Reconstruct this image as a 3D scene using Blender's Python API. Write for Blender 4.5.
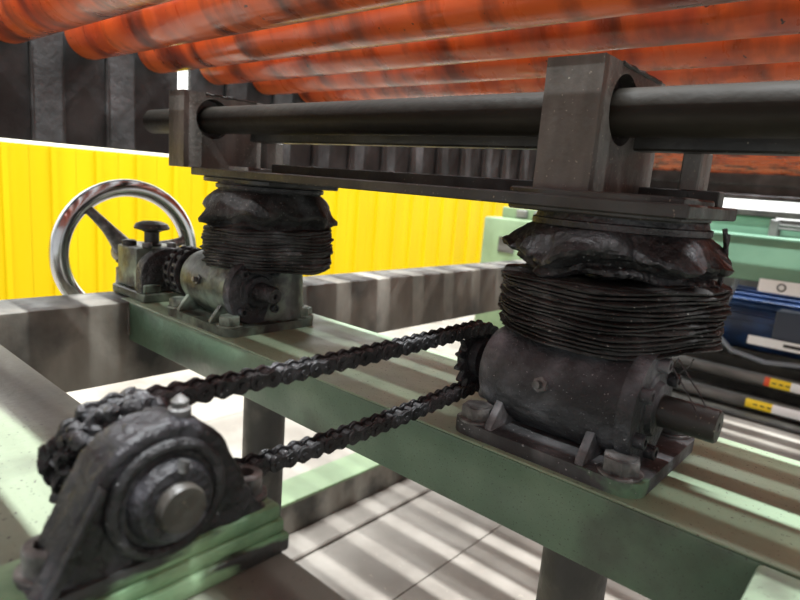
import bpy, bmesh, math, random
from mathutils import Vector, Matrix, noise as mnoise
random.seed(7)
for o in list(bpy.data.objects): bpy.data.objects.remove(o)
scene = bpy.context.scene
COL = scene.collection
PI = math.pi
EYE = .98            # camera height above the floor
BT = .755            # top of the steel frame

# ------------------------------------------------------------------ camera
def make_camera():
    # two vanishing points of the frame's directions give orientation and focal length (800x600 frame)
    cx, cy = 400., 300.
    vx = (-290. - cx, 130. - cy); vy = (930. - cx, 228. - cy)
    f = math.sqrt(-(vx[0]*vy[0] + vx[1]*vy[1]))
    ex = -Vector((vx[0], vx[1], f)).normalized()
    ey = Vector((vy[0], vy[1], f)).normalized()
    ez = ex.cross(ey)
    right = Vector((ex.x, ey.x, ez.x)); down = Vector((ex.y, ey.y, ez.y)); fwd = Vector((ex.z, ey.z, ez.z))
    cam = bpy.data.cameras.new('camera'); co = bpy.data.objects.new('camera', cam); COL.objects.link(co)
    m = Matrix.Identity(4)
    for r in range(3):
        m[r][0] = right[r]; m[r][1] = -down[r]; m[r][2] = -fwd[r]
    m[2][3] = EYE
    co.matrix_world = m
    cam.sensor_width = 36; cam.lens = f*36/800; cam.clip_start = .01; cam.clip_end = 100
    cam.dof.use_dof = True; cam.dof.focus_distance = .62; cam.dof.aperture_fstop = 7.5
    scene.camera = co
make_camera()

# ------------------------------------------------------------------ light
w = bpy.data.worlds.new('hall'); scene.world = w; w.use_nodes = True
bg = w.node_tree.nodes['Background']; bg.inputs[0].default_value = (.95, .98, 1, 1); bg.inputs[1].default_value = 1.05
def lamp_row(name, x, y, z, lx, ly, power, col=(.94, .98, 1)):
    l = bpy.data.lights.new(name, 'AREA'); l.shape = 'RECTANGLE'; l.size = lx; l.size_y = ly
    l.energy = power; l.color = col
    o = bpy.data.objects.new(name, l); COL.objects.link(o); o.location = (x, y, z)
lamp_row('hall_lamp_row', -.6, .45, 10, 8, .13, 3400)
lamp_row('hall_lamp_row', -.6, 3.9, 5.2, 5, .07, 300)
lamp_row('hall_lamp_row', -.6, -2.9, 5.2, 5, .07, 300)
lamp_row('hall_lamp_row', -3.0, 3.0, 5.2, .3, 6, 45)  # out-of-view row added to brighten the back wall
vs = scene.view_settings
vs.view_transform = 'Standard'; vs.look = 'None'; vs.gamma = 1; vs.use_curve_mapping = False
vs.exposure = 0

# ------------------------------------------------------------------ materials
def nd(nt, t, **kw):
    n = nt.nodes.new(t)
    for k, v in kw.items(): setattr(n, k, v)
    return n
def mat(name, ramp, scale=8, detail=6, stretch=(1, 1, 1), rough=(.4, .7), metal=0, bump=.15, bscale=60,
        grime=None, gscale=14, glo=.5, ghi=.6, gstretch=(1, 1, 1), specks=None, sscale=400, sthr=.74, spec=.5, coat=0, coord=None):
    m = bpy.data.materials.new(name); m.use_nodes = True; nt = m.node_tree; L = nt.links
    b = nt.nodes['Principled BSDF']
    g = nd(nt, 'ShaderNodeNewGeometry')
    def noise(sc, det, st, off=0):
        mp = nd(nt, 'ShaderNodeMapping'); mp.inputs['Scale'].default_value = st; mp.inputs['Location'].default_value = (off, off*.7, off*1.3)
        L.new(g.outputs['Position'], mp.inputs['Vector'])
        n = nd(nt, 'ShaderNodeTexNoise'); n.inputs['Scale'].default_value = sc; n.inputs['Detail'].default_value = det
        L.new(mp.outputs[0], n.inputs['Vector']); return n.outputs['Fac']
    def ramp_node(fac, stops):
        r = nd(nt, 'ShaderNodeValToRGB'); e = r.color_ramp.elements
        while len(e) < len(stops): e.new(.5)
        for el, (p, c) in zip(e, stops): el.position = .5+(p-.5)*.62; el.color = (*c, 1)
        L.new(fac, r.inputs[0]); return r.outputs[0]
    def mix(fac, a, c):
        x = nd(nt, 'ShaderNodeMix', data_type='RGBA')
        L.new(fac, x.inputs[0]); L.new(a, x.inputs[6]); x.inputs[7].default_value = (*c, 1); return x.outputs[2]
    def step(fac, lo, hi):
        r = nd(nt, 'ShaderNodeMapRange'); r.inputs[1].default_value = lo; r.inputs[2].default_value = hi
        L.new(fac, r.inputs[0]); return r.outputs[0]
    c = ramp_node(noise(scale, detail, stretch), ramp)
    if grime: c = mix(step(noise(gscale, 7, gstretch, 3.1), glo, ghi), c, grime)
    if specks: c = mix(step(noise(sscale, 2, (1, 1, 1), 5.7), .5+(sthr-.5)*.78, .5+(sthr-.5)*.78+.03), c, specks)
    L.new(c, b.inputs['Base Color'])
    r = nd(nt, 'ShaderNodeMapRange'); r.inputs[1].default_value = .3; r.inputs[2].default_value = .7
    r.inputs[3].default_value = rough[0]; r.inputs[4].default_value = rough[1]
    L.new(noise(scale*2.3, 5, stretch, 9.2), r.inputs[0]); L.new(r.outputs[0], b.inputs['Roughness'])
    b.inputs['Metallic'].default_value = metal
    b.inputs['Specular IOR Level'].default_value = spec
    b.inputs['Coat Weight'].default_value = coat
    if bump:
        bp = nd(nt, 'ShaderNodeBump'); bp.inputs['Strength'].default_value = bump; bp.inputs['Distance'].default_value = .006
        L.new(noise(bscale, 8, (1, 1, 1), 1.7), bp.inputs['Height']); L.new(bp.outputs[0], b.inputs['Normal'])
    return m
def plain(name, c, rough=.5, metal=0, em=0):
    m = bpy.data.materials.new(name); m.use_nodes = True; b = m.node_tree.nodes['Principled BSDF']
    b.inputs['Base Color'].default_value = (*c, 1); b.inputs['Roughness'].default_value = rough; b.inputs['Metallic'].default_value = metal
    return m
MT = {}
MT['concrete'] = mat('concrete', [(.3, (.165, .145, .122)), (.55, (.225, .202, .173)), (.75, (.28, .255, .222))], 4, 9, rough=(.6, .8), bump=.12, bscale=90, specks=(.25, .22, .18), sscale=60, sthr=.77)
MT['joint'] = plain('joint', (.12, .1, .08), .9)
MT['yellow'] = mat('yellow', [(.3, (.50, .34, .0015)), (.7, (.55, .38, .002))], 1.5, 3, rough=(.45, .6), spec=.12, bump=.02, stretch=(1, 3, .3))
MT['white'] = plain('white', (.9, .9, .88), .6)
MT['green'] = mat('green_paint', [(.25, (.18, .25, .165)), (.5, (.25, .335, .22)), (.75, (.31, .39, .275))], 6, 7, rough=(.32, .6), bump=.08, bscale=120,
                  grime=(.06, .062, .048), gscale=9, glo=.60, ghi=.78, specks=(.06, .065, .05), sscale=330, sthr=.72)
MT['green_face'] = mat('green_paint_dark', [(.25, (.05, .095, .06)), (.5, (.085, .15, .095)), (.8, (.14, .22, .145))], 7, 7, rough=(.3, .55), bump=.1, bscale=120,
                  grime=(.03, .032, .026), gscale=7, glo=.54, ghi=.70, specks=(.025, .028, .025), sscale=620, sthr=.70)  # darker green base with dark grime patches and specks
MT['green_dirt_shade'] = mat('dirt_and_shade_green_paint', [(.3, (.085, .08, .065)), (.46, (.12, .122, .095)), (.56, (.18, .215, .145)), (.8, (.23, .28, .19))], 5, 7, stretch=(.35, 2.2, 1), rough=(.35, .6), bump=.1, bscale=120,
                  grime=(.05, .047, .04), gscale=10, glo=.5, ghi=.75, specks=(.06, .06, .05), sscale=330, sthr=.72)  # brown dirt, plus roller-shade streaks along the beam painted into the colour
MT['rusty'] = mat('stained_steel', [(.25, (.05, .045, .035)), (.5, (.13, .115, .09)), (.75, (.25, .235, .2))], 7, 8, stretch=(1, 1, .35), rough=(.35, .7), bump=.12, bscale=80,
                  grime=(.022, .022, .019), gscale=6, glo=.48, ghi=.66)
MT['olive'] = mat('olive_green_paint', [(.3, (.12, .17, .09)), (.7, (.17, .24, .13))], 5, 5, rough=(.35, .5), bump=.03)
MT['pale_green'] = mat('pale_green_paint', [(.3, (.115, .235, .155)), (.7, (.15, .285, .19))], 5, 5, rough=(.35, .5), bump=.03)
MT['orange'] = mat('orange_lacquer', [(.25, (.20, .030, .010)), (.38, (.50, .075, .018)), (.5, (.66, .115, .022)), (.8, (.72, .14, .03))], 5, 4, stretch=(2.2, 1.3, .3), rough=(.18, .5), bump=.04, bscale=30,
                   grime=(.11, .028, .016), gscale=6, glo=.48, ghi=.70, gstretch=(3.4, 1.7, .25), specks=(.05, .02, .015), sscale=90, sthr=.78, coat=.25)
MT['black'] = mat('black_grease', [(.3, (.010, .010, .0105)), (.55, (.022, .022, .023)), (.8, (.06, .06, .064))], 24, 9, rough=(.3, .6), bump=.7, spec=.4, bscale=130,
                  specks=(.30, .30, .30), sscale=330, sthr=.76)
MT['black_dust'] = mat('dusty_black_iron', [(.3, (.014, .015, .017)), (.48, (.030, .032, .035)), (.62, (.072, .076, .083)), (.8, (.17, .175, .19))], 19, 9, rough=(.42, .68), bump=.5, bscale=170, spec=.35,
                  specks=(.24, .24, .25), sscale=520, sthr=.755)
MT['pillow_iron'] = mat('greasy_bearing_iron', [(.3, (.008, .008, .009)), (.5, (.016, .016, .018)), (.65, (.033, .033, .038)), (.8, (.08, .08, .09))], 26, 9, rough=(.3, .55), bump=.6, bscale=150, spec=.4, specks=(.2, .2, .21), sscale=300, sthr=.78)
MT['bellows'] = mat('dusty_bellows', [(.3, (.012, .0118, .0115)), (.5, (.026, .026, .025)), (.65, (.05, .05, .049)), (.8, (.09, .09, .088))], 24, 9, rough=(.5, .75), bump=.5, bscale=190, spec=.25,
                  specks=(.3, .3, .28), sscale=420, sthr=.75)
MT['dark'] = mat('dark_steel', [(.3, (.012, .0108, .009)), (.6, (.026, .0235, .019)), (.8, (.05, .046, .038))], 14, 8, rough=(.35, .6), bump=.2, bscale=100, specks=(.2, .18, .13), sscale=300, sthr=.76)
MT['block'] = mat('cast_block', [(.3, (.06, .055, .047)), (.55, (.115, .106, .094)), (.8, (.19, .177, .16))], 10, 8, stretch=(2, 2, .5), rough=(.4, .6), bump=.25, bscale=140, specks=(.28, .26, .21), sscale=300, sthr=.74)
MT['frame'] = mat('grey_plate', [(.3, (.022, .022, .022)), (.55, (.045, .045, .045)), (.8, (.085, .085, .086))], 9, 9, rough=(.4, .65), bump=.35, bscale=60)
MT['strip'] = mat('grey_strip', [(.3, (.035, .035, .035)), (.55, (.07, .07, .07)), (.8, (.125, .125, .127))], 9, 9, rough=(.4, .65), bump=.4, bscale=60)
MT['shaft'] = mat('oiled_shaft', [(.3, (.009, .0075, .0055)), (.7, (.022, .019, .014))], 10, 6, stretch=(.4, 2, 2), rough=(.5, .7), bump=.2, spec=.16)
MT['green_iron'] = mat('green_casting', [(.3, (.06, .075, .06)), (.55, (.13, .17, .13)), (.8, (.22, .27, .2))], 22, 8, rough=(.3, .5), bump=.2, bscale=120,
                  grime=(.028, .028, .022), gscale=26, glo=.46, ghi=.6)
MT['plate2'] = mat('greasy_plate', [(.3, (.035, .036, .037)), (.55, (.075, .078, .08)), (.8, (.17, .175, .18))], 22, 9, rough=(.5, .75), spec=.3, bump=.3, bscale=150,
                  grime=(.12, .21, .13), gscale=13, glo=.58, ghi=.64, specks=(.3, .3, .3), sscale=300, sthr=.75)
MT['rib_dust'] = mat('dust_edged_iron', [(.3, (.05, .05, .052)), (.55, (.10, .10, .103)), (.8, (.2, .2, .205))], 40, 8, rough=(.5, .7), bump=.4, bscale=170, spec=.3)
MT['chip_green'] = mat('chipped_green', [(.3, (.10, .2, .10)), (.55, (.19, .32, .17)), (.8, (.26, .4, .23))], 15, 7, rough=(.35, .6), bump=.25, bscale=130,
                  grime=(.025, .026, .024), gscale=20, glo=.50, ghi=.56, gstretch=(1, .5, 2))
MT['chrome'] = mat('chrome', [(.3, (.42, .42, .42)), (.7, (.6, .6, .6))], 10, 4, rough=(.12, .26), metal=1, bump=.03)
MT['bolt'] = mat('bolt_steel', [(.3, (.06, .06, .058)), (.6, (.14, .14, .135)), (.8, (.27, .27, .26))], 70, 6, rough=(.35, .55), metal=.3, bump=.25, bscale=200)
MT['bolt_green'] = mat('bolt_green', [(.3, (.08, .1, .08)), (.6, (.2, .25, .2)), (.8, (.35, .38, .32))], 60, 6, rough=(.35, .55), bump=.25, bscale=200)
MT['tube'] = mat('tube_steel', [(.3, (.014, .0135, .011)), (.6, (.03, .029, .023)), (.8, (.075, .07, .055))], 14, 8, rough=(.4, .6), bump=.15, bscale=100)
MT['blue'] = mat('blue_motor', [(.3, (.008, .02, .06)), (.7, (.015, .05, .16))], 8, 4, rough=(.35, .5), bump=.05)
MT['navy'] = plain('navy', (.03, .04, .065), .5)
MT['greyrail'] = mat('grey_rail', [(.3, (.05, .048, .044)), (.7, (.17, .165, .155))], 5, 6, stretch=(.6, 3, 3), rough=(.3, .5), bump=.05, metal=.3)
MT['cable'] = plain('grey_cable', (.18, .2, .23), .5)
MT['label_y'] = plain('label_yellow', (.85, .6, .02), .5)
MT['label_r'] = plain('label_red', (.75, .09, .03), .5)
MT['label_w'] = plain('label_white', (.8, .8, .8), .5)
MT['blackprint'] = plain('black_print', (.02, .02, .02), .6)

# ------------------------------------------------------------------ mesh helpers
class B:
    def __init__(s): s.bm = bmesh.new()
    def _bev(s, verts, w, seg=2, filt=None):
        if w <= 0: return
        vs_ = set(verts); ed = [e for e in s.bm.edges if e.verts[0] in vs_ and e.verts[1] in vs_ and (filt is None or filt(e))]
        bmesh.ops.bevel(s.bm, geom=ed, offset=w, segments=seg, affect='EDGES', profile=.5)
    def box(s, a, b, bev=0, seg=1, vbev=0):
        r = bmesh.ops.create_cube(s.bm, size=1)['verts']
        for v in r: v.co = Vector([(a[i]+b[i])/2 + v.co[i]*(b[i]-a[i]) for i in range(3)])
        if vbev:
            rs = set(r); ed = [e for e in s.bm.edges if e.verts[0] in rs and e.verts[1] in rs and abs(e.verts[0].co.z-e.verts[1].co.z) > 1e-6]
            bmesh.ops.bevel(s.bm, geom=ed, offset=vbev, segments=5, affect='EDGES', profile=.5)
        elif bev: s._bev(r, bev, seg)
        return s
    def cyl(s, p0, p1, r, seg=24, r2=None, bev=0):
        p0, p1 = Vector(p0), Vector(p1); d = p1-p0
        q = d.to_track_quat('Z', 'Y').to_matrix().to_4x4()
        m = Matrix.Translation((p0+p1)/2) @ q
        v = bmesh.ops.create_cone(s.bm, cap_ends=True, segments=seg, radius1=r, radius2=r if r2 is None else r2, depth=d.length, matrix=m)['verts']
        if bev:
            vs_ = set(v); ed = []
            for f in s.bm.faces:
                if len(f.verts) > 4 and all(x in vs_ for x in f.verts): ed += list(f.edges)
            bmesh.ops.bevel(s.bm, geom=list(set(ed)), offset=bev, segments=2, affect='EDGES', profile=.5)
        return s
    def prism(s, poly, axis, a0, a1, bev=0, seg=2):
        def P(u, v, a): return {'X': (a, u, v), 'Y': (u, a, v), 'Z': (u, v, a)}[axis]
        v0 = [s.bm.verts.new(P(u, v, a0)) for u, v in poly]; v1 = [s.bm.verts.new(P(u, v, a1)) for u, v in poly]
        n = len(poly); fs = [s.bm.faces.new(v0[::-1]), s.bm.faces.new(v1)]
        for i in range(n): fs.append(s.bm.faces.new((v0[i], v0[(i+1) % n], v1[(i+1) % n], v1[i])))
        bmesh.ops.recalc_face_normals(s.bm, faces=fs)
        if bev:
            bmesh.ops.bevel(s.bm, geom=list(set(list(fs[0].edges)+list(fs[1].edges))), offset=bev, segments=seg, affect='EDGES', profile=.5)
        return s
    def lathe(s, prof, c=(0, 0, 0), axis='Z', seg=48, fn=None, close=False):
        rings = []
        for i, (r, h) in enumerate(prof):
            ring = []
            for k in range(seg):
                a = 2*PI*k/seg; rr, hh = r, h
                if fn: dr, dh = fn(a, i, r, h); rr += dr; hh += dh
                u, v = rr*math.cos(a), rr*math.sin(a)
                p = (u, v, hh) if axis == 'Z' else ((hh, u, v) if axis == 'X' else (u, hh, v))
                ring.append(s.bm.verts.new(Vector(p)+Vector(c)))
            rings.append(ring)
        fs = []
        for i in range(len(rings)-1):
            for k in range(seg):
                fs.append(s.bm.faces.new((rings[i][k], rings[i][(k+1) % seg], rings[i+1][(k+1) % seg], rings[i+1][k])))
        if close:
            for k in range(seg): fs.append(s.bm.faces.new((rings[-1][k], rings[-1][(k+1) % seg], rings[0][(k+1) % seg], rings[0][k])))
        else:
            fs.append(s.bm.faces.new(rings[0][::-1])); fs.append(s.bm.faces.new(rings[-1]))
        bmesh.ops.recalc_face_normals(s.bm, faces=fs)
        return s
    def ring(s, c, R, r, axis='X', seg=64, ms=14, sx=1):
        prof = [(R + r*math.cos(2*PI*j/ms), sx*r*math.sin(2*PI*j/ms)) for j in range(ms)]
        return s.lathe(prof, c, axis, seg, close=True)
    def tube(s, pts, r, seg=8):
        pts = [Vector(p) for p in pts]; rings = []
        for i, p in enumerate(pts):
            t = (pts[min(i+1, len(pts)-1)] - pts[max(i-1, 0)]).normalized()
            up = Vector((0, 0, 1)) if abs(t.z) < .9 else Vector((0, 1, 0))
            n = t.cross(up).normalized(); b = t.cross(n)
            rr = r[i] if isinstance(r, (list, tuple)) else r
            rings.append([s.bm.verts.new(p + rr*(math.cos(2*PI*k/seg)*n + math.sin(2*PI*k/seg)*b)) for k in range(seg)])
        fs = []
        for i in range(len(rings)-1):
            for k in range(seg): fs.append(s.bm.faces.new((rings[i][k], rings[i][(k+1) % seg], rings[i+1][(k+1) % seg], rings[i+1][k])))
        fs.append(s.bm.faces.new(rings[0])); fs.append(s.bm.faces.new(rings[-1]))
        bmesh.ops.recalc_face_normals(s.bm, faces=fs)
        return s
    def mesh(s, name, m, org=(0, 0, 0), smooth=35):
        bmesh.ops.translate(s.bm, verts=s.bm.verts, vec=-Vector(org))
        me = bpy.data.meshes.new(name); s.bm.to_mesh(me); s.bm.free()
        if m: me.materials.append(MT[m])
        if smooth:
            me.shade_smooth(); me.set_sharp_from_angle(angle=math.radians(smooth))
        return me
ORG = {}
def thing(name, label, cat, loc, group=None, kind=None):
    o = bpy.data.objects.new(name, None); COL.objects.link(o); o.location = loc; o.empty_display_size = .02
    if label: o['label'] = label; o['category'] = cat
    if group: o['group'] = group
    if kind: o['kind'] = kind
    ORG[o] = Vector(loc); return o
def part(name, b, m, parent=None, smooth=35, label=None):
    """one mesh, given in world coordinates, child of parent"""
    org = ORG[parent] if parent else Vector((0, 0, 0))
    o = bpy.data.objects.new(name, b.mesh(name, m, org, smooth)); COL.objects.link(o)
    if parent: o.parent = parent
    ORG[o] = org
    if label: o['label'] = label
    return o
def inst(name, me, parent, loc, rot=(0, 0, 0), m=None):
    """a copy sharing mesh data, at a world location"""
    o = bpy.data.objects.new(name, me); COL.objects.link(o)
    if parent: o.parent = parent; o.location = Vector(loc)-ORG[parent]
    else: o.location = loc
    o.rotation_euler = rot
    if m: o.material_slots[0].link = 'OBJECT'; o.material_slots[0].material = MT[m]
    ORG[o] = Vector(loc); return o
def tag(o, label, cat, group=None):
    o['label'] = label; o['category'] = cat
    if group: o['group'] = group
    return o
def struct(o): o['kind'] = 'structure'; return o
def Z(r): return EYE + r        # height given relative to the eye

# ------------------------------------------------------------------ setting
def build_setting():
    fl = struct(part('floor', B().box((-4.2, -3, -.12), (4, 8.2, -.012)), 'joint'))
    xs = [-4.19] + [-.80 + 1.2*k for k in range(-2, 5)]; ys = [-3 + 2.8*k for k in range(5)]
    for i in range(len(xs)-1):
        for j in range(len(ys)-1):
            part('slab', B().box((xs[i]+.0015, ys[j]+.0015, -.012), (xs[i+1]-.0015, min(ys[j+1], 8.19)-.0015, 0), .001), 'concrete', fl)
    st = struct(part('trim_1', B().box((-1.165, -.6, 0), (-1.07, 4.4, .012), .004), 'concrete'))
    wb = struct(part('wall_back', B().box((-4.25, -3, 0), (-4.06, 8.2, 4.6)), 'white'))
    pitch = .26
    prof = [(-pitch/2+.001, -4.05), (-pitch/2+.001, -4.03), (-.022, -4.03), (-.016, -4.008), (.016, -4.008), (.022, -4.03), (pitch/2-.001, -4.03), (pitch/2-.001, -4.05)]
    b = B(); b.prism([(v, u) for u, v in prof], 'Z', 0, Z(.068)); me = b.mesh('panel', 'yellow', (0, 0, 0), 0)
    for k in range(42): inst('panel', me, wb, (0, -2.8 + pitch*k, 0))
    struct(part('wall_right', B().box((-4.06, 8.0, 0), (4, 8.2, 4.6)), 'white'))
build_setting()

# ------------------------------------------------------------------ green steel frame
def build_frame():
    t = thing('jack_stand', 'green welded steel frame of heavy beams carrying the two screw jacks', 'machine stand', (-.5, .54, 0))
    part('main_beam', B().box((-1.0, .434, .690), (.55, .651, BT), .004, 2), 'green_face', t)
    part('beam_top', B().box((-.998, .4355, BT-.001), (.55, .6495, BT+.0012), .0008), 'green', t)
    part('front_beam', B().box((-1.0, -.02, .655), (-.044, .21, BT+.0006), .004, 2), 'green_dirt_shade', t)
    part('cross_beam', B().box((-1.066, -.5, .618), (-.965, 2.12, BT+.0004), .004, 2), 'rusty', t)
    part('cross_beam', B().box((-.044, -.5, .655), (.07, .434, BT+.0008), .004, 2), 'green', t)
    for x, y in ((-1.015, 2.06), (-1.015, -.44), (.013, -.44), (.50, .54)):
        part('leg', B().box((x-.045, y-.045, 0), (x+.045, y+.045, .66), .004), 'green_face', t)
    part('corner_weld', B().tube([(-.9645, .433, .70+.009*k) for k in range(6)], .003, 6), 'rusty', t)
    lo = thing('floor_beam', 'low green beam lying on the concrete floor under the frame', 'beam', (-1.22, 1.5, 0))
    part('web', B().box((-1.27, -.4, 0), (-1.17, 4.2, .098), .002), 'rusty', lo)
    part('flange', B().box((-1.275, -.4, .098), (-1.165, 4.2, .108), .002), 'olive', lo)
build_frame()

# ------------------------------------------------------------------ bolts (shared meshes)
def hexpoly(r): return [(r*math.cos(PI/6+k*PI/3), r*math.sin(PI/6+k*PI/3)) for k in range(6)]
def bolt_mesh(name, m, r=.0155, h=.012):
    b = B(); b.cyl((0, 0, 0), (0, 0, .0025), r*1.15, 24, bev=.0006); b.prism(hexpoly(r), 'Z', .0025, .0025+h, .0012)
    b.cyl((0, 0, .0025+h-.001), (0, 0, .0031+h), r*.72, 18); return b.mesh(name, m)
BOLT = {k: bolt_mesh('bolt', k) for k in ('bolt', 'bolt_green')}
def socket_mesh(m, r=.0062, h=.009):
    b = B(); b.lathe([(r, 0), (r, h-.0008), (r-.0008, h), (r*.55, h), (r*.5, h-.004)], (0, 0, 0), 'X', 18); return b.mesh('cap_screw', m)
SOCK = {k: socket_mesh(k) for k in ('black_dust', 'bolt_green')}

# ------------------------------------------------------------------ screw jacks
def hs(seed):
    r = random.Random(seed); return [(r.uniform(0, 2*PI), r.uniform(.6, 1.4)) for _ in range(40)]
def build_jack(cx, cy, cfg):
    s = cfg['seed']; q = hs(s); rnd = random.Random(s)
    t = thing('screw_jack', cfg['label'], 'screw jack', (cx, cy, BT), 'screw jacks on the main beam')
    wy, wz = cy-.027, BT+.060      # worm axis
    m = cfg['iron']; sx, sy = cx+cfg['sx'], cy+.028      # lifting screw axis
    part('base_plate', B().box((cx-.09, cy-.085, BT+.0012), (cx+.09, cy+.075, BT+.0135), 0, vbev=.018), cfg['plate'], t, 30)
    h = B()
    h.lathe([(.032, -.078), (.038, -.076), (.0425, -.068), (.0465, -.048), (.048, -.02), (.0475, .03), (.0455, .042), (.0455, .066)], (cx, wy, wz), 'X', 48)
    h.lathe([(.066, BT+.013), (.062, BT+.03), (.060, BT+.06), (.058, BT+.088), (.056, BT+.110)], (sx, sy-.006, 0), 'Z', 48)
    h.box((cx-.05, cy-.045, BT+.012), (cx+.045, cy+.05, BT+.055), .006, 2)
    o = part('housing', h, m, t, 180)
    md = o.modifiers.new('cast', 'REMESH'); md.mode = 'VOXEL'; md.voxel_size = .0026; md.use_smooth_shade = True
    md = o.modifiers.new('soft', 'SMOOTH'); md.factor = .5; md.iterations = 7
    for dx in (-.048, .040):
        b = B(); b.prism([(cy-.083, BT+.013), (cy-.083, BT+.017), (cy-.062, BT+.045), (cy-.045, BT+.052), (cy-.03, BT+.052), (cy-.03, BT+.013)], 'X', cx+dx-.004, cx+dx+.004, .0015)
        part('rib', b, cfg['rib'], t)
    for dx in (-.05, .05):
        b = B(); b.prism([(cy+.072, BT+.013), (cy+.072, BT+.017), (cy+.05, BT+.06), (cy+.03, BT+.06), (cy+.03, BT+.013)], 'X', cx+dx-.004, cx+dx+.004, .001)
        part('rib', b, cfg['rib'], t)
    for dx in (-.069, .069):
        for dy in (-.069, .060):
            inst('bolt', BOLT[cfg['bolt']], t, (cx+dx, cy+dy, BT+.0135), (0, 0, rnd.uniform(0, 1)))
    b = B(); b.lathe([(.0495, .061), (.0495, .071), (.0480, .0735), (.030, .0735), (.029, .0745), (.024, .0750), (.022, .0795), (.016, .0805)], (cx, wy, wz), 'X', 48)
    cap = part('end_cap', b, cfg['cap'], t)
    n = cfg['nscrew']
    for k in range(n):
        a = 2*PI*(k+.5)/n
        inst('cap_screw', SOCK['black_dust'], cap, (cx+.073, wy+.038*math.cos(a), wz+.038*math.sin(a)))
    part('worm_shaft', B().lathe(cfg['shaft'], (cx, wy, wz), 'X', 28), cfg['shaftmat'], t)
    part('rear_worm_shaft', B().cyl((cx-.07, wy, wz), (cx-.118, wy, wz), .011, 20), 'black', t)
    for dy, dz in ((.024, .022), (-.022, -.026), (.026, -.024)):
        part('cap_screw', B().cyl((cx-.066, wy+dy, wz+dz), (cx-.080, wy+dy, wz+dz), .006, 14, bev=.001), 'bolt', t)
    b = B(); b.cyl((cx-.006, wy-.044, wz+.006), (cx-.006, wy-.050, wz+.008), .007, 6); b.cyl((cx-.006, wy-.050, wz+.008), (cx-.006, wy-.057, wz+.009), .0035, 12)
    part('grease_nipple', b, 'bolt', t)
    part('protection_tube', B().cyl((sx+.006, sy, .22), (sx+.006, sy, BT-.066), .0335, 32), 'tube', t)
    # bellows: stack of pleats
    R = cfg['R']; n = cfg['pleats']; z0, z1 = cfg['bz']
    prof = [(R*.62, z0+.006), (R*.93, z0+.001)]; prev = R
    for k in range(n):
        zz = z0 + (z1-z0)*(k+.5)/n; dz = (z1-z0)/n
        ro = R - .002*(1-min(1, k/2)) - .002*max(0, (k-n+2)/2) + rnd.uniform(-.0020, .0015)
        e = .5*cfg['depth'][0]
        prof += [(ro-e, zz-dz*.36), (ro, zz-dz*.18), (ro, zz+dz*.18), (ro-e, zz+dz*.36), (ro-rnd.uniform(*cfg['depth']), zz+dz*.5)]
    prof += [(R*.9, z1+.001), (R*.6, z1+.002), (R*.3, z1)]
    def fb(a, i, r, hh):
        k = i//5; u = (hh-z0)/(z1-z0)
        sag = cfg['wave']*(math.sin(2*a+q[0][0]) + .6*math.sin(3*a+q[1][0]) + .35*math.sin(5*a+q[2][0]))*(1-.55*u)
        tilt = .003*math.cos(a-q[3][0])*u
        dr = .0013*math.sin(3*a+q[4+k % 20][0]) + .0011*math.sin(7*a+q[5+k % 20][0]) + .0007*math.sin(13*a+q[6+k % 20][0])
        p = Vector((sx+r*math.cos(a), sy+r*math.sin(a), hh))
        dr += cfg['grit']*(mnoise.noise(p*220)+.6*mnoise.noise(p*480))
        return (dr*min(1, r/R), sag+tilt + .0009*math.sin(6*a+q[7+k % 20][0]))
    part('bellows', B().lathe(prof, (sx, sy, 0), 'Z', 200, fb), cfg['bell'], t, 50)
    # torn upper skirt of the bellows
    zt = cfg['zt']
    S = cfg['sk']; H = cfg['skh']
    sk = [(R*.80, zt), (R*.82, zt-.008), (R*.80, zt-.013), (R*.86, zt-.018), (R*.93, zt-.027), (R*1.0, zt-.038), (R*1.03, zt-.043), (R*1.00, zt-.048), (R*.93, zt-.050), (R*.86, zt-.056), (R*.90, zt-.062), (R*.88, zt-.066), (R*.72, zt-.066), (R*.5, zt-.062)]
    sk = [(r*S, zt+(z-zt)*H) for r, z in sk]
    wgt = [0, 0, .1, .35, .7, 1, 1.1, 1.1, 1, .8, .9, .8, .4, .1]
    sk = [tuple(a_+(b_-a_)*u/3 for a_, b_ in zip(sk[i], sk[i+1])) for i in range(len(sk)-1) for u in range(3)] + [sk[-1]]
    wgt = [wgt[i]+(wgt[i+1]-wgt[i])*u/3 for i in range(len(wgt)-1) for u in range(3)] + [wgt[-1]]
    def fs(a, i, r, hh):
        wv = wgt[i]
        fold = abs(math.sin(2.5*(a-q[8][0])))**.6 - .65
        dr = wv*(.010*fold + .005*math.sin(7*a+q[9][0]+.17*i) + .003*math.sin(12*a+q[10][0]-.13*i))
        dz = wv*H*(.005*math.sin(3*a+q[11][0]) + .004*math.sin(5*a+q[12][0]) + .002*math.sin(11*a+q[13][0]))
        p = Vector((sx+r*math.cos(a), sy+r*math.sin(a), hh))
        g = cfg['grit']*wv
        dr += g*(1.6*mnoise.noise(p*130)+1.1*mnoise.noise(p*320)); dz += g*1.2*mnoise.noise(p*180+Vector((9, 0, 0)))
        return (dr, dz)
    part('torn_skirt', B().lathe(sk, (sx, sy, 0), 'Z', 200, fs), cfg['skirt'], t, 50)
    part('lift_screw', B().cyl((sx, sy, BT+.09), (sx, sy, zt+.006), .024, 24), 'dark', t)
    part('skirt_clamp', B().lathe([(R*S*.82, zt-.012), (R*S*.845, zt-.011), (R*S*.845, zt-.006), (R*S*.82, zt-.005)], (sx, sy, 0), 'Z', 60), 'black', t)
    fx = cfg['flange']
    b = B(); poly = []
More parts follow.
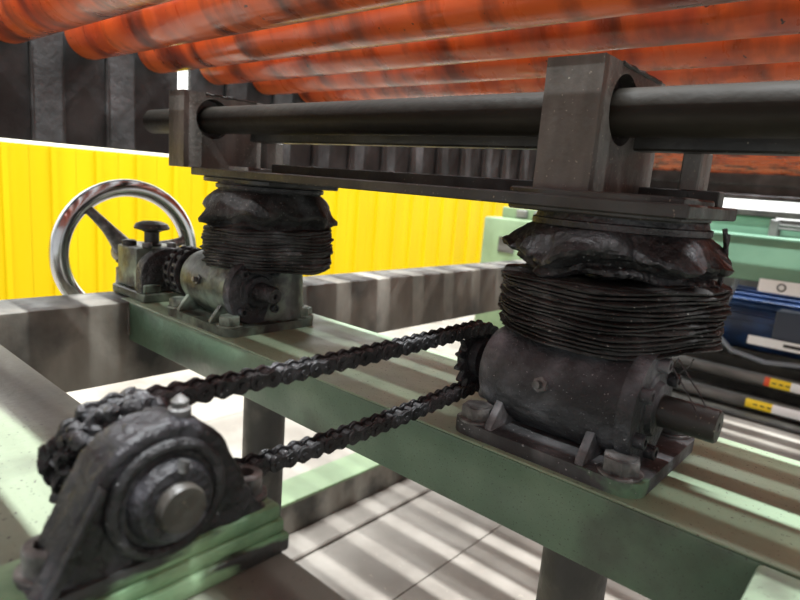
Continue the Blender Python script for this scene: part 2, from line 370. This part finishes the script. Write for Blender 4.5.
    for k in range(60):
        a = 2*PI*k/60; c_, s_ = math.cos(a), math.sin(a)
        e = (abs(c_)**5+abs(s_)**5)**(-.2)
        j = rnd.uniform(-.0018, .0018)
        poly.append((sx+fx[2]+(fx[0]+j)*c_*e, sy+fx[3]+(fx[1]+j)*s_*e))
    b.prism(poly, 'Z', fx[4], fx[5], .0015, 1); part('top_flange', b, 'dark', t)
    for k, (da, z_a, z_b) in enumerate(cfg['threads']):
        pts = []
        for i in range(9):
            u = i/8; rr = R*(.87+.05*math.sin(3*u+k))
            pts.append((sx+rr*math.cos(da+.02*math.sin(5*u+k)), sy+rr*math.sin(da+.02*math.sin(5*u+k)), z_a+(z_b-z_a)*u))
        part('loose_thread', B().tube(pts, .0022, 6), 'black', t)
    return t
J1X, J2X, JY = -.775, -.218, .527
ZB = Z(-.0075)
build_jack(J2X, JY, dict(seed=3, grit=.0016, depth=(.005, .010), label='black grease-caked screw jack with thick dusty bellows and long bare shaft', iron='black_dust', plate='plate2', rib='rib_dust', bolt='bolt',
    cap='black_dust', nscrew=6, shaft=[(.0155, .060), (.0155, .080), (.0135, .081), (.0135, .1225), (.0125, .124), (.004, .124), (.003, .122)], shaftmat='dark', R=.101, sx=.001, sk=.93, skh=.78, pleats=14, bz=(Z(-.122), Z(-.068)), wave=.0026,
    bell='bellows', skirt='black', zt=Z(-.012), flange=(.080, .063, -.006, -.015, Z(-.012), Z(.008)), threads=((.35, Z(-.015), Z(-.075)), (.42, Z(-.02), Z(-.05)), (3.3, Z(-.04), Z(-.07)))))
build_jack(J1X, JY, dict(seed=11, grit=.0004, depth=(.0018, .004), label='green-painted screw jack with smooth folded black bellows beside the handwheel', iron='green_iron', plate='green_iron', rib='green_iron', bolt='bolt_green',
    cap='black_dust', nscrew=4, shaft=[(.0205, .060), (.0200, .076), (.0145, .079), (.0125, .112), (.0105, .115), (.004, .115), (.003, .112)], shaftmat='black', R=.0975, sx=.020, sk=.97, skh=1.05, pleats=13, bz=(Z(-.138), Z(-.077)), wave=.0030,
    bell='bellows', skirt='bellows', zt=Z(-.012), flange=(.088, .075, 0, .0, Z(-.016), Z(-.0085)), threads=((.55, Z(-.04), Z(-.075)),)))
wh = thing('wire_strand', 'thin black wire strands sticking out below the dusty bellows', 'wire', (J2X+.092, JY-.05, Z(-.122)))
for pts in ([(.0, .0, .012), (.012, -.005, 0), (.028, -.008, -.017), (.036, -.012, -.027)], [(.0, .0, .01), (-.002, -.004, .002), (.018, -.01, -.02), (.034, -.016, -.04)], [(.016, -.004, .016), (.014, -.006, .008), (.006, -.006, -.002)]):
    part('strand', B().tube([Vector(p)*.75+ORG[wh] for p in pts], .0006, 6), 'black', wh)

# ------------------------------------------------------------------ sprockets and roller chain
CX = -.322; AY, AZ = JY-.027, BT+.060; PY, PZ = .138, .815; NT = 15; PITCH = .0127; RP = PITCH/(2*math.sin(PI/NT))
def sprocket(name, label, y, z, hub):
    t = thing(name, label, 'sprocket', (CX, y, z-RP))
    poly = []
    for k in range(NT):
        a = 2*PI*k/NT
        for da, r in ((-.5, RP-.0035), (-.36, RP-.0038), (-.2, RP+.001), (-.07, RP+.0048), (.07, RP+.0048), (.2, RP+.001), (.36, RP-.0038)):
            poly.append((y+r*math.cos(a+da*2*PI/NT), z+r*math.sin(a+da*2*PI/NT)))
    part('toothed_disc', B().prism(poly, 'X', CX-.0033, CX+.0033, .0006, 1), 'black_dust', t)
    part('hub', B().lathe([(.012, hub[0]), (.020, hub[0]+.002), (.021, 0), (.020, hub[1]-.002), (.0115, hub[1])], (CX, y, z), 'X', 32), 'black_dust', t)
    return t
sprocket('chain_sprocket', 'black toothed sprocket on the worm shaft of the grease-caked jack', AY, AZ, (-.012, .014))
sprocket('chain_sprocket', 'greasy toothed sprocket behind the pillow block bearing', PY, PZ, (-.014, .012))
def chain():
    t = thing('roller_chain', 'black greasy roller chain looped from the pillow block to the screw jack', 'chain', (CX, .32, PZ-RP))
    # closed path sampled finely: upper run, round A, sagging lower run, round B
    pts = []
    N = 400
    for i in range(N):
        u = i/N; pts.append((PY+(AY-PY)*u, PZ+RP + (AZ-PZ)*u - .0022*math.sin(PI*u)))
    for i in range(N):
        a = PI/2 - PI*i/N; pts.append((AY+RP*math.cos(a), AZ+RP*math.sin(a)))
    for i in range(N):
        u = i/N; pts.append((AY+(PY-AY)*u, AZ-RP + (PZ-AZ)*u - .0065*math.sin(PI*u)))
    for i in range(N):
        a = -PI/2 - PI*i/N; pts.append((PY+RP*math.cos(a), PZ+RP*math.sin(a)))
    L = [0]
    for i in range(len(pts)):
        a, b = pts[i], pts[(i+1) % len(pts)]; L.append(L[-1]+math.hypot(a[0]-b[0], a[1]-b[1]))
    n = 2*round(L[-1]/PITCH/2); p = L[-1]/n
    def at(d):
        d %= L[-1]; lo, hi = 0, len(pts)
        while hi-lo > 1:
            m = (lo+hi)//2
            if L[m] <= d: lo = m
            else: hi = m
        a, b = pts[lo], pts[(lo+1) % len(pts)]; f = (d-L[lo])/max(1e-9, L[lo+1]-L[lo])
        return (a[0]+(b[0]-a[0])*f, a[1]+(b[1]-a[1])*f)
    def plate_poly(h, waist):
        poly = []
        for k in range(9): a = -PI/2 + PI*k/8; poly.append((p/2+h*math.cos(a), h*math.sin(a)))
        poly.append((0, waist))
        for k in range(9): a = PI/2 + PI*k/8; poly.append((-p/2+h*math.cos(a), h*math.sin(a)))
        poly.append((0, -waist)); return poly
    def link(off, thick, h, pins):
        b = B()
        for s in (-1, 1):
            x0, x1 = sorted((s*off, s*(off+thick))); b.prism(plate_poly(h, h*.66), 'X', x0, x1, .0005, 1)
        for y in (-p/2, p/2):
            if pins: b.cyl((-off-thick-.0012, y, 0), (off+thick+.0012, y, 0), .0022, 10)
            else: b.cyl((-off, y, 0), (off, y, 0), .0043, 12)
        return b
    inner = link(.0042, .0018, .0066, False).mesh('inner_link', 'black'); outer = link(.0064, .0018, .0064, True).mesh('outer_link', 'black')
    for k in range(n):
        a, b = at(k*p), at((k+1)*p)
        ang = math.atan2(b[1]-a[1], b[0]-a[0])
        inst('outer_link' if k % 2 else 'inner_link', outer if k % 2 else inner, t, (CX, (a[0]+b[0])/2, (a[1]+b[1])/2), (ang, 0, 0))
chain()
def grease():
    rnd = random.Random(5); b = B()
    for k in range(95):
        a = math.radians(rnd.uniform(15, 215)); r = RP+rnd.uniform(-.009, .006); x = CX+rnd.uniform(-.009, .018)
        v = bmesh.ops.create_icosphere(b.bm, subdivisions=2, radius=rnd.uniform(.0028, .0058), matrix=Matrix.Translation((x, PY+r*math.cos(a), PZ+r*math.sin(a))))['verts']
        for q in v: q.co += q.normal*.0022*mnoise.noise(q.co*260)
    o = part('caked_grease', b, 'black'); o['kind'] = 'stuff'; tag(o, 'lumps of caked black grease on the chain around the pillow block sprocket', 'grease')
grease()

# ------------------------------------------------------------------ pillow block on the front beam
def pillow():
    X0, X1 = -.293, -.264; xm = (X0+X1)/2
    t = thing('pillow_block', 'black greasy pillow block bearing on a chipped green pedestal', 'bearing', (xm, PY, BT))
    part('pedestal_plate', B().box((-.325, .045, BT+.0006), (-.257, .213, BT+.012), .002, 2), 'chip_green', t)
    part('shim_plate', B().box((-.320, .052, BT+.012), (-.260, .211, BT+.021), .002, 2), 'chip_green', t)
    zf = BT+.021; R = .040
    poly = [(PY-.066, zf), (PY+.066, zf), (PY+.066, zf+.008), (PY+.058, zf+.013)]
    a0 = math.radians(24)
    for k in range(19):
        a = a0 + (PI-2*a0)*k/18; poly.append((PY+R*math.cos(a), PZ+R*math.sin(a)))
    poly += [(PY-.058, zf+.013), (PY-.066, zf+.008)]
    b = B(); b.prism(poly, 'X', X0, X1, .003, 2)
    o = part('bearing_housing', b, 'pillow_iron', t, 30)
    md = o.modifiers.new('cast', 'REMESH'); md.mode = 'VOXEL'; md.voxel_size = .0018; md.use_smooth_shade = True
    tx = bpy.data.textures.new('grease_lumps', 'CLOUDS'); tx.noise_scale = .011; tx.noise_depth = 3
    md = o.modifiers.new('lumps', 'DISPLACE'); md.texture = tx; md.strength = .0045; md.mid_level = .55
    md = o.modifiers.new('soft', 'SMOOTH'); md.factor = .5; md.iterations = 2
    part('foot', B().box((X0-.008, PY-.078, zf), (X1+.003, PY+.071, zf+.010), .003, 2), 'chip_green', t)
    part('housing_rim', B().ring((X1+.001, PY, PZ), .0285, .0035, 'X', 56, 10), 'black', t)
    ins = part('bearing_insert', B().lathe([(.0280, X1-.004), (.0275, X1+.0015), (.0225, X1+.002), (.0215, X1+.007), (.0190, X1+.010), (.0125, X1+.0105)], (0, PY, PZ), 'X', 48), 'pillow_iron', t)
    part('shaft_end', B().lathe([(.0125, X0-.02), (.0125, X1+.0145), (.0115, X1+.0165), (.003, X1+.0165)], (0, PY, PZ), 'X', 36), 'dark', t)
    part('set_screw', B().cyl((X1+.0085, PY+.002, PZ+.017), (X1+.0085, PY+.004, PZ+.0225), .003, 10), 'bolt', ins)
    part('grease_nipple', B().lathe([(.006, PZ+R-.002), (.006, PZ+R+.002), (.004, PZ+R+.003), (.0045, PZ+R+.006), (.0015, PZ+R+.009)], (xm+.003, PY+.012, 0), 'Z', 14), 'bolt', t)
    b = B(); b.prism([(PY-.060, zf+.009), (PY-.040, zf+.046), (PY-.034, zf+.058), (PY-.031, zf+.055), (PY-.036, zf+.045), (PY-.054, zf+.009)], 'X', X1-.002, X1+.004, .0015); part('web', b, 'pillow_iron', t)
    for dy in (-.050, .060):
        b = B(); yy = PY+dy
        xb = xm-.006
        b.cyl((xb, yy, zf+.010), (xb, yy, zf+.0125), .0140, 24, bev=.0006)
        b.lathe([(.0105, zf+.012), (.0105, zf+.024), (.0095, zf+.025), (.0055, zf+.025), (.0053, zf+.018)], (xb, yy, 0), 'Z', 24)
        part('foot_bolt', b, 'bolt', t)
pillow()

# ------------------------------------------------------------------ hand wheel, bearing block and coupling
def handwheel():
    X, Y, ZZ = -1.128, JY-.019, AZ-.002
    t = thing('handwheel', 'polished chrome handwheel with grey spokes in front of the yellow wall', 'handwheel', (X, Y, ZZ-.134))
    part('rim', B().ring((X, Y, ZZ), .1225, .0160, 'X', 96, 18), 'chrome', t, 180)
    part('hub', B().lathe([(.012, -.03), (.022, -.028), (.024, -.01), (.024, .012), (.020, .022), (.012, .024)], (X, Y, ZZ), 'X', 32), 'bolt', t)
    for a in (math.radians(132), math.radians(252), math.radians(12)):
        pts = []; rr = []
        for i in range(9):
            u = i/8; r = .018+.100*u
            pts.append((X+.012*math.sin(PI*u), Y+r*math.cos(a), ZZ+r*math.sin(a))); rr.append(.019-.022*u+.0115*u*u)
        part('spoke', B().tube(pts, rr, 12), 'bolt', t, 180)
    part('wheel_shaft', B().cyl((X-.028, Y, ZZ), (-.905, Y, ZZ), .012, 20), 'dark', t)
handwheel()
def bearing_block():
    Y = JY-.027; x0, x1 = -1.058, -.985
    t = thing('bearing_block', 'green bearing block with mushroom-shaped clamp knob between handwheel and chain coupling', 'bearing', ((x0+x1)/2, Y, BT))
    part('base', B().box((x0-.004, Y-.052, BT+.0012), (x1+.045, Y+.05, BT+.016), .002), 'green_iron', t)
    part('body', B().box((x0, Y-.044, BT+.016), (x1, Y+.044, BT+.086), .003, 2), 'green_iron', t)
    part('foot', B().box((x1+.004, Y-.050, BT+.016), (x1+.040, Y-.020, BT+.031), .002), 'green_iron', t)
    b = B(); b.lathe([(.003, 0), (.0065, .001), (.0065, .006), (.004, .0075), (.004, .013), (.002, .013)], (x1+.024, Y-.036, BT+.031), 'Z', 16); part('foot_bolt', b, 'bolt_green', t)
    b = B(); b.prism([(Y+.052*math.cos(PI*k/16), BT+.05+.040*math.sin(PI*k/16)) for k in range(17)]+[(Y-.052, BT+.016), (Y+.052, BT+.016)], 'X', x1+.012, x1+.036, .003); part('bearing_cap', b, 'black', t)
    kx = -1.02; kz = BT+.086
    part('clamp_knob', B().lathe([(.016, kz), (.016, kz+.004), (.0125, kz+.006), (.0125, kz+.024), (.018, kz+.027), (.029, kz+.030), (.0295, kz+.033), (.026, kz+.039), (.016, kz+.043), (.004, kz+.044)], (kx, Y, 0), 'Z', 40), 'dark', t)
    part('collar', B().lathe([(.012, kz), (.012, kz+.007), (.009, kz+.009)], (x0+.016, Y-.03, 0), 'Z', 20), 'dark', t)
    for dx, dy in ((.066, -.022), (.066, .022)):
        b = B(); b.cyl((x0+dx, Y+dy, kz), (x0+dx, Y+dy, kz+.009), .008, 16, bev=.001); part('body_screw', b, 'bolt', t)
bearing_block()
def coupling():
    Y = JY-.027; xa = -.905
    t = thing('chain_coupling', 'dark double-row chain coupling between bearing block and green jack', 'coupling', (xa+.02, Y, AZ-.04))
    part('hub', B().lathe([(.012, xa-.012), (.026, xa-.010), (.028, xa), (.028, xa+.048), (.026, xa+.058), (.012, xa+.060)], (0, Y, AZ), 'X', 32), 'black', t)
    p = [(.0032*math.cos(2*PI*k/8), .0032*math.sin(2*PI*k/8)) for k in range(8)]
    b = B(); b.lathe([(.0045, -.006), (.0045, .006)], (0, 0, 0), 'X', 10); b.box((-.0082, -.0095, -.0035), (-.006, .0095, .0045), .001); b.box((.006, -.0095, -.0035), (.0082, .0095, .0045), .001)
    me = b.mesh('coupling_link', 'black')
    for row in (xa+.012, xa+.033):
        for k in range(16):
            a = 2*PI*k/16
            inst('coupling_link', me, t, (row, Y+.036*math.cos(a), AZ+.036*math.sin(a)), (a-PI/2, 0, 0))
        part('coupling_disc', B().lathe([(.02, row-.003), (.037, row-.003), (.037, row+.003), (.02, row+.003)], (0, Y, AZ), 'X', 32), 'black', t)
coupling()

# ------------------------------------------------------------------ lifting bar, blocks and shaft
SY, SZ, SR = .545, Z(.0795), .0212
def lift():
    t = thing('carrier_bar', 'long dark flat bar lying across the tops of both screw jacks', 'bar', (-.48, .54, ZB))
    part('flat_bar', B().box((-.845, .474, Z(-.0085)), (-.135, .622, Z(.003)), .0015), 'dark', t)
    part('upper_strip', B().box((-.83, .610, Z(.003)), (-.15, .630, Z(.0175)), .001), 'dark', t)
    for x0, lab in ((-.277, 'dark cast bearing block gripping the shaft above the grease-caked jack'), (-.948, 'dark cast bearing block at the far shaft end near the roller frame')):
        x1 = x0+(.053 if x0 > -.5 else .047); top = Z(.120); bot = Z(.008) if x0 > -.5 else Z(.002)
        k = thing('shaft_block', lab, 'bearing block', ((x0+x1)/2, SY, bot))
        # plate with a round bore for the shaft
        b = B(); bm = b.bm; y0, y1 = .493, .640; N = 48; rh = .031
        out = []; inn = []
        for i in range(N):
            a = 2*PI*(i+.5)/N; c_, s_ = math.cos(a), math.sin(a)
            inn.append((SY+rh*c_, SZ+.002+rh*s_))
            tt = min([v for v in (((y1-SY)/c_) if c_ > 1e-6 else 9, ((y0-SY)/c_) if c_ < -1e-6 else 9, ((top-SZ-.002)/s_) if s_ > 1e-6 else 9, ((bot-SZ-.002)/s_) if s_ < -1e-6 else 9)])
            out.append((SY+tt*c_, SZ+.002+tt*s_))
        # snap nearest samples to the four corners
        for cyy, czz in ((y0, bot), (y0, top), (y1, bot), (y1, top)):
            i = min(range(N), key=lambda i: (out[i][0]-cyy)**2+(out[i][1]-czz)**2); out[i] = (cyy, czz)
        V = {}
        for nm, ring in (('o', out), ('i', inn)):
            for x in (x0, x1): V[nm, x] = [bm.verts.new((x, u, v)) for u, v in ring]
        for i in range(N):
            j = (i+1) % N
            bm.faces.new((V['o', x1][i], V['o', x1][j], V['i', x1][j], V['i', x1][i])); bm.faces.new((V['o', x0][j], V['o', x0][i], V['i', x0][i], V['i', x0][j]))
            bm.faces.new((V['o', x0][i], V['o', x0][j], V['o', x1][j], V['o', x1][i])); bm.faces.new((V['i', x0][j], V['i', x0][i], V['i', x1][i], V['i', x1][j]))
        bmesh.ops.recalc_face_normals(bm, faces=bm.faces)
        part('block_body', b, 'block', k, 30)
        part('bush', B().lathe([(.0215, x0+.004), (.0305, x0+.004), (.0305, x1-.012), (.0215, x1-.012)], (0, SY, SZ+.0005), 'X', 40, close=True), 'dark', k)
        part('chip_edge', B().tube([(x1, .53+.012*i, top-.0005-.001*(i % 2)) for i in range(9)], [.0016+.0012*random.random() for _ in range(9)], 6), 'dark', k)
        for (xa, ya, za) in ((x1+.036, .612, Z(.054)), ):
            b = B(); b.box((xa, ya, bot if x0 < -.5 else Z(.009)), (xa+.018, ya+.034, za), .0015); part('lug', b, 'block', k)
        part('foot_plate', B().box((x1-.004, .575, Z(.0035)), (x1+.055, .66, Z(.0095)), .001), 'block', k)
    tb = part('tie_bar', B().box((-.85, .580, Z(.050)), (.75, .604, Z(.078)), .002), 'dark')
    tag(tb, 'dark square tie bar running just behind the round shaft', 'bar')
    s = part('support_shaft', B().cyl((-1.105, SY, SZ), (.75, SY, SZ), SR, 40, bev=.0015), 'shaft')
    tag(s, 'long dark oiled round shaft running through both bearing blocks', 'shaft')
lift()

# ------------------------------------------------------------------ roller bed
RX0, RX1, RZ, RR, RP0, RPITCH = -1.172, .95, Z(.2175), .0415, .334, .1255
KS = list(range(-5, 23))  # lowest indices: out-of-view rollers added to shade the front beam
def rollers():
    b = B(); b.lathe([(RR-.004, RX0), (RR, RX0+.003), (RR, RX1-.003), (RR-.004, RX1)], (0, 0, 0), 'X', 48); tube = b.mesh('roller_tube', 'orange')
    b = B(); b.lathe([(.012, RX0-.03), (.012, RX0-.012), (.030, RX0-.010), (.036, RX0-.002), (.036, RX0+.002)], (0, 0, 0), 'X', 32); cap = b.mesh('end_bearing', 'dark')
    for k in KS:
        y = RP0+RPITCH*k
        t = thing('conveyor_roller', 'orange lacquered steel conveyor roller with worn dark smears', 'roller', (-.1, y, RZ-RR), 'orange rollers of the conveyor bed')
        inst('roller_tube', tube, t, (0, y, RZ), (random.uniform(0, 6), 0, 0)); inst('end_bearing', cap, t, (0, y, RZ))
    f = thing('roller_conveyor', 'dark grey steel side frame with upright strips holding the orange rollers', 'conveyor', (-1.2, 1.2, Z(.026)))
    ya, yb = RP0+RPITCH*(KS[0]-.6), RP0+RPITCH*(KS[-1]+.7)
    x = -1.195
    wk = 2        # the gap beside the third roller is left open
    yo0, yo1 = .640, .668
    part('side_plate', B().box((x-.012, ya, Z(.026)), (x, yo0, Z(.30)), .001), 'frame', f)
    part('side_plate', B().box((x-.012, yo1, Z(.026)), (x, yb, Z(.30)), .001), 'frame', f)
    part('side_plate', B().box((x-.012, yo0, Z(.026)), (x, yo1, Z(.128)), .001), 'frame', f)
    me = B().box((x, -.027, Z(.027)), (x+.010, .027, Z(.30)), .002).mesh('upright_strip', 'strip')
    for k in KS[:-1]:
        if k == wk: continue
        inst('upright_strip', me, f, (0, RP0+RPITCH*(k+.5), 0))
    part('side_plate', B().box((RX1+.012, ya, Z(.06)), (RX1+.03, yb, Z(.30)), .001), 'frame', f)
    # far cross members of the roller frame
    part('end_beam', B().box((x, yb-.02, Z(.066)), (RX1+.02, yb+.05, Z(.135)), .004), 'frame', f)
    part('end_flange', B().box((x, yb-.035, Z(.128)), (RX1+.02, yb-.0, Z(.190)), .004), 'strip', f)
    part('end_rail', B().cyl((x, yb-.05, Z(.074)), (RX1+.02, yb-.05, Z(.074)), .012, 16), 'strip', f)
    for xx in (x-.0, RX1+.025):
        for yy in (ya+.03, yb-.04): part('frame_leg', B().box((xx-.06, yy-.04, 0), (xx-.012, yy+.04, Z(.03)), .003), 'frame', f)
rollers()

# ------------------------------------------------------------------ green machine, motor and rails behind
def far_machine():
    Y = 3.35
    t = thing('machine_bed', 'pale green machine bed with long beam behind the jacks', 'machine', (-.7, Y, 0))
    part('long_beam', B().box((-1.75, Y, Z(-.325)), (1.6, Y+.18, Z(-.112)), .006), 'pale_green', t)
    part('beam_lip', B().box((-1.75, Y-.012, Z(-.116)), (1.6, Y+.18, Z(-.104)), .002), 'pale_green', t)
    part('column', B().box((-2.20, Y-.02, 0), (-1.72, Y+.25, Z(-.155)), .012, 2), 'olive', t)
    part('column_recess', B().box((-2.07, Y-.028, Z(-.37)), (-1.95, Y-.018, Z(-.27)), .003), 'greyrail', t)
    part('column_ledge', B().box((-2.18, Y+.16, Z(-.155)), (-1.60, Y+.22, Z(-.085)), .004), 'olive', t)
    for k in range(4): part('ledge_clip', B().box((-2.06+.13*k, Y+.135, Z(-.148)), (-1.98+.13*k, Y+.16, Z(-.095)), .006), 'greyrail', t)
    part('upper_panel', B().box((-.95, Y+.24, Z(-.15)), (-.60, Y+.27, Z(-.012)), .004), 'pale_green', t)
    part('upper_panel', B().box((-.57, Y+.24, Z(-.17)), (1.5, Y+.27, Z(-.06)), .004), 'pale_green', t)
    part('top_rail', B().box((-1.6, Y+.22, Z(-.012)), (1.6, Y+.3, Z(.022)), .004), 'dark', t)
    part('bracket', B().box((-.615, Y+.20, Z(-.15)), (-.575, Y+.24, Z(-.02)), .006), 'greyrail', t)
    for z in (-.045, -.062): part('conduit', B().tube([(-.60+.2*i, Y+.215, Z(z-.004*(i % 2))) for i in range(11)], .007, 8), 'greyrail', t)
    part('leg', B().box((1.3, Y+.02, 0), (1.45, Y+.16, Z(-.32)), .006), 'pale_green', t)
    part('plinth', B().box((-1.75, Y+.30, 0), (1.6, Y+.9, .20), .01), 'dark', t)
    part('floor_strip', B().box((-1.75, Y-.16, 0), (1.6, Y+.30, .02), .004), 'dark', t)
    part('back_panel', B().box((-1.72, Y+.85, .20), (1.6, Y+.9, Z(-.02)), .004), 'dark', t)
    pl = thing('white_plate', 'white nameplate with a round black ring under the green beam', 'plate', (-.40, Y-.01, Z(-.37)))
    part('plate', B().box((-.575, Y-.012, Z(-.368)), (-.12, Y-.006, Z(-.306)), .001), 'label_w', pl)
    part('ring_mark', B().ring((-.478, Y-.013, Z(-.337)), .0165, .0035, 'Y', 32, 8), 'blackprint', pl)
    mo = thing('electric_motor', 'dark blue electric motor with terminal box under the green beam', 'motor', (-.3, Y+.42, .2))
    my, mz, r = Y+.42, Z(-.585), .165
    part('motor_body', B().lathe([(.05, -.86), (r*.92, -.85), (r, -.80), (r, .1), (r*.92, .14), (.05, .15)], (0, my, mz), 'X', 48), 'blue', mo)
    for k in range(14):
        a = PI + PI*(k+.5)/14 - PI/2+PI/2
        u, v = math.cos(a), math.sin(a); b = B()
        b.prism([(my+u*(r-.004)-v*.003, mz-v*(r-.004)-u*.003), (my+u*(r+.02)-v*.003, mz-v*(r+.02)-u*.003), (my+u*(r+.02)+v*.003, mz-v*(r+.02)+u*.003), (my+u*(r-.004)+v*.003, mz-v*(r-.004)+u*.003)], 'X', -.76, .05)
        part('cooling_fin', b, 'blue', mo)
    part('terminal_box', B().box((-.50, Y+.14, Z(-.62)), (-.13, Y+.26, Z(-.47)), .006), 'navy', mo)
    part('name_plate', B().box((-.60, Y+.12, Z(-.66)), (-.10, Y+.128, Z(-.615)), .001), 'label_w', mo)
    part('name_plate', B().box((-.44, Y+.119, Z(-.645)), (-.34, Y+.1195, Z(-.628))), 'blackprint', mo)
    part('foot', B().box((-.7, Y+.32, .2), (0, Y+.6, mz-r+.02), .006), 'dark', mo)
    c = part('motor_cable', B().tube([(-.70, Y+.15, Z(-.33)), (-.72, Y+.14, Z(-.44)), (-.76, Y+.13, Z(-.56)), (-.745, Y+.12, Z(-.64)), (-.66, Y+.10, Z(-.71)), (-.5, Y+.10, Z(-.735)), (-.3, Y+.10, Z(-.71)), (-.05, Y+.12, Z(-.66))], .012, 10), 'cable')
    tag(c, 'grey flexible cable drooping below the blue motor', 'cable')
    for (y, z, r, lx, lab, c1) in ((Y+.12, Z(-.835), .036, -.52, 'upper grey guide rail with a red and yellow sticker', 'label_r'), (Y-.03, Z(-.925), .034, -.56, 'lower grey guide rail with a yellow and white sticker, on floor blocks', 'label_y')):
        g = thing('guide_rail', lab, 'rail', (-.2, y, z-r))
        part('rail_tube', B().cyl((-2.2, y, z), (1.6, y, z), r, 28), 'greyrail', g)
        def arc(x0, x1, c):
            a = [math.radians(d) for d in (205, 190, 175, 160, 145, 130)]
            part('sticker', B().prism([(y+(r+.0012)*math.cos(t), z+(r+.0012)*math.sin(t)) for t in a]+[(y+(r-.002)*math.cos(t), z+(r-.002)*math.sin(t)) for t in a[::-1]], 'X', x0, x1), c, g)
        arc(lx+.06, lx+.15, 'label_y'); arc(lx+.15, lx+.32, 'label_w'); arc(lx+.035, lx+.06, c1)
        for k in range(3): part('print_line', B().box((lx+.07+.03*k, y-r-.0030, z+.004), (lx+.088+.03*k, y-r-.0010, z+.010)), 'blackprint', g)
        for xx in (-1.6, .9): part('rail_foot', B().box((xx-.04, y-.04, .02), (xx+.04, y+.04, z-r+.006), .003), 'dark', g)
far_machine()
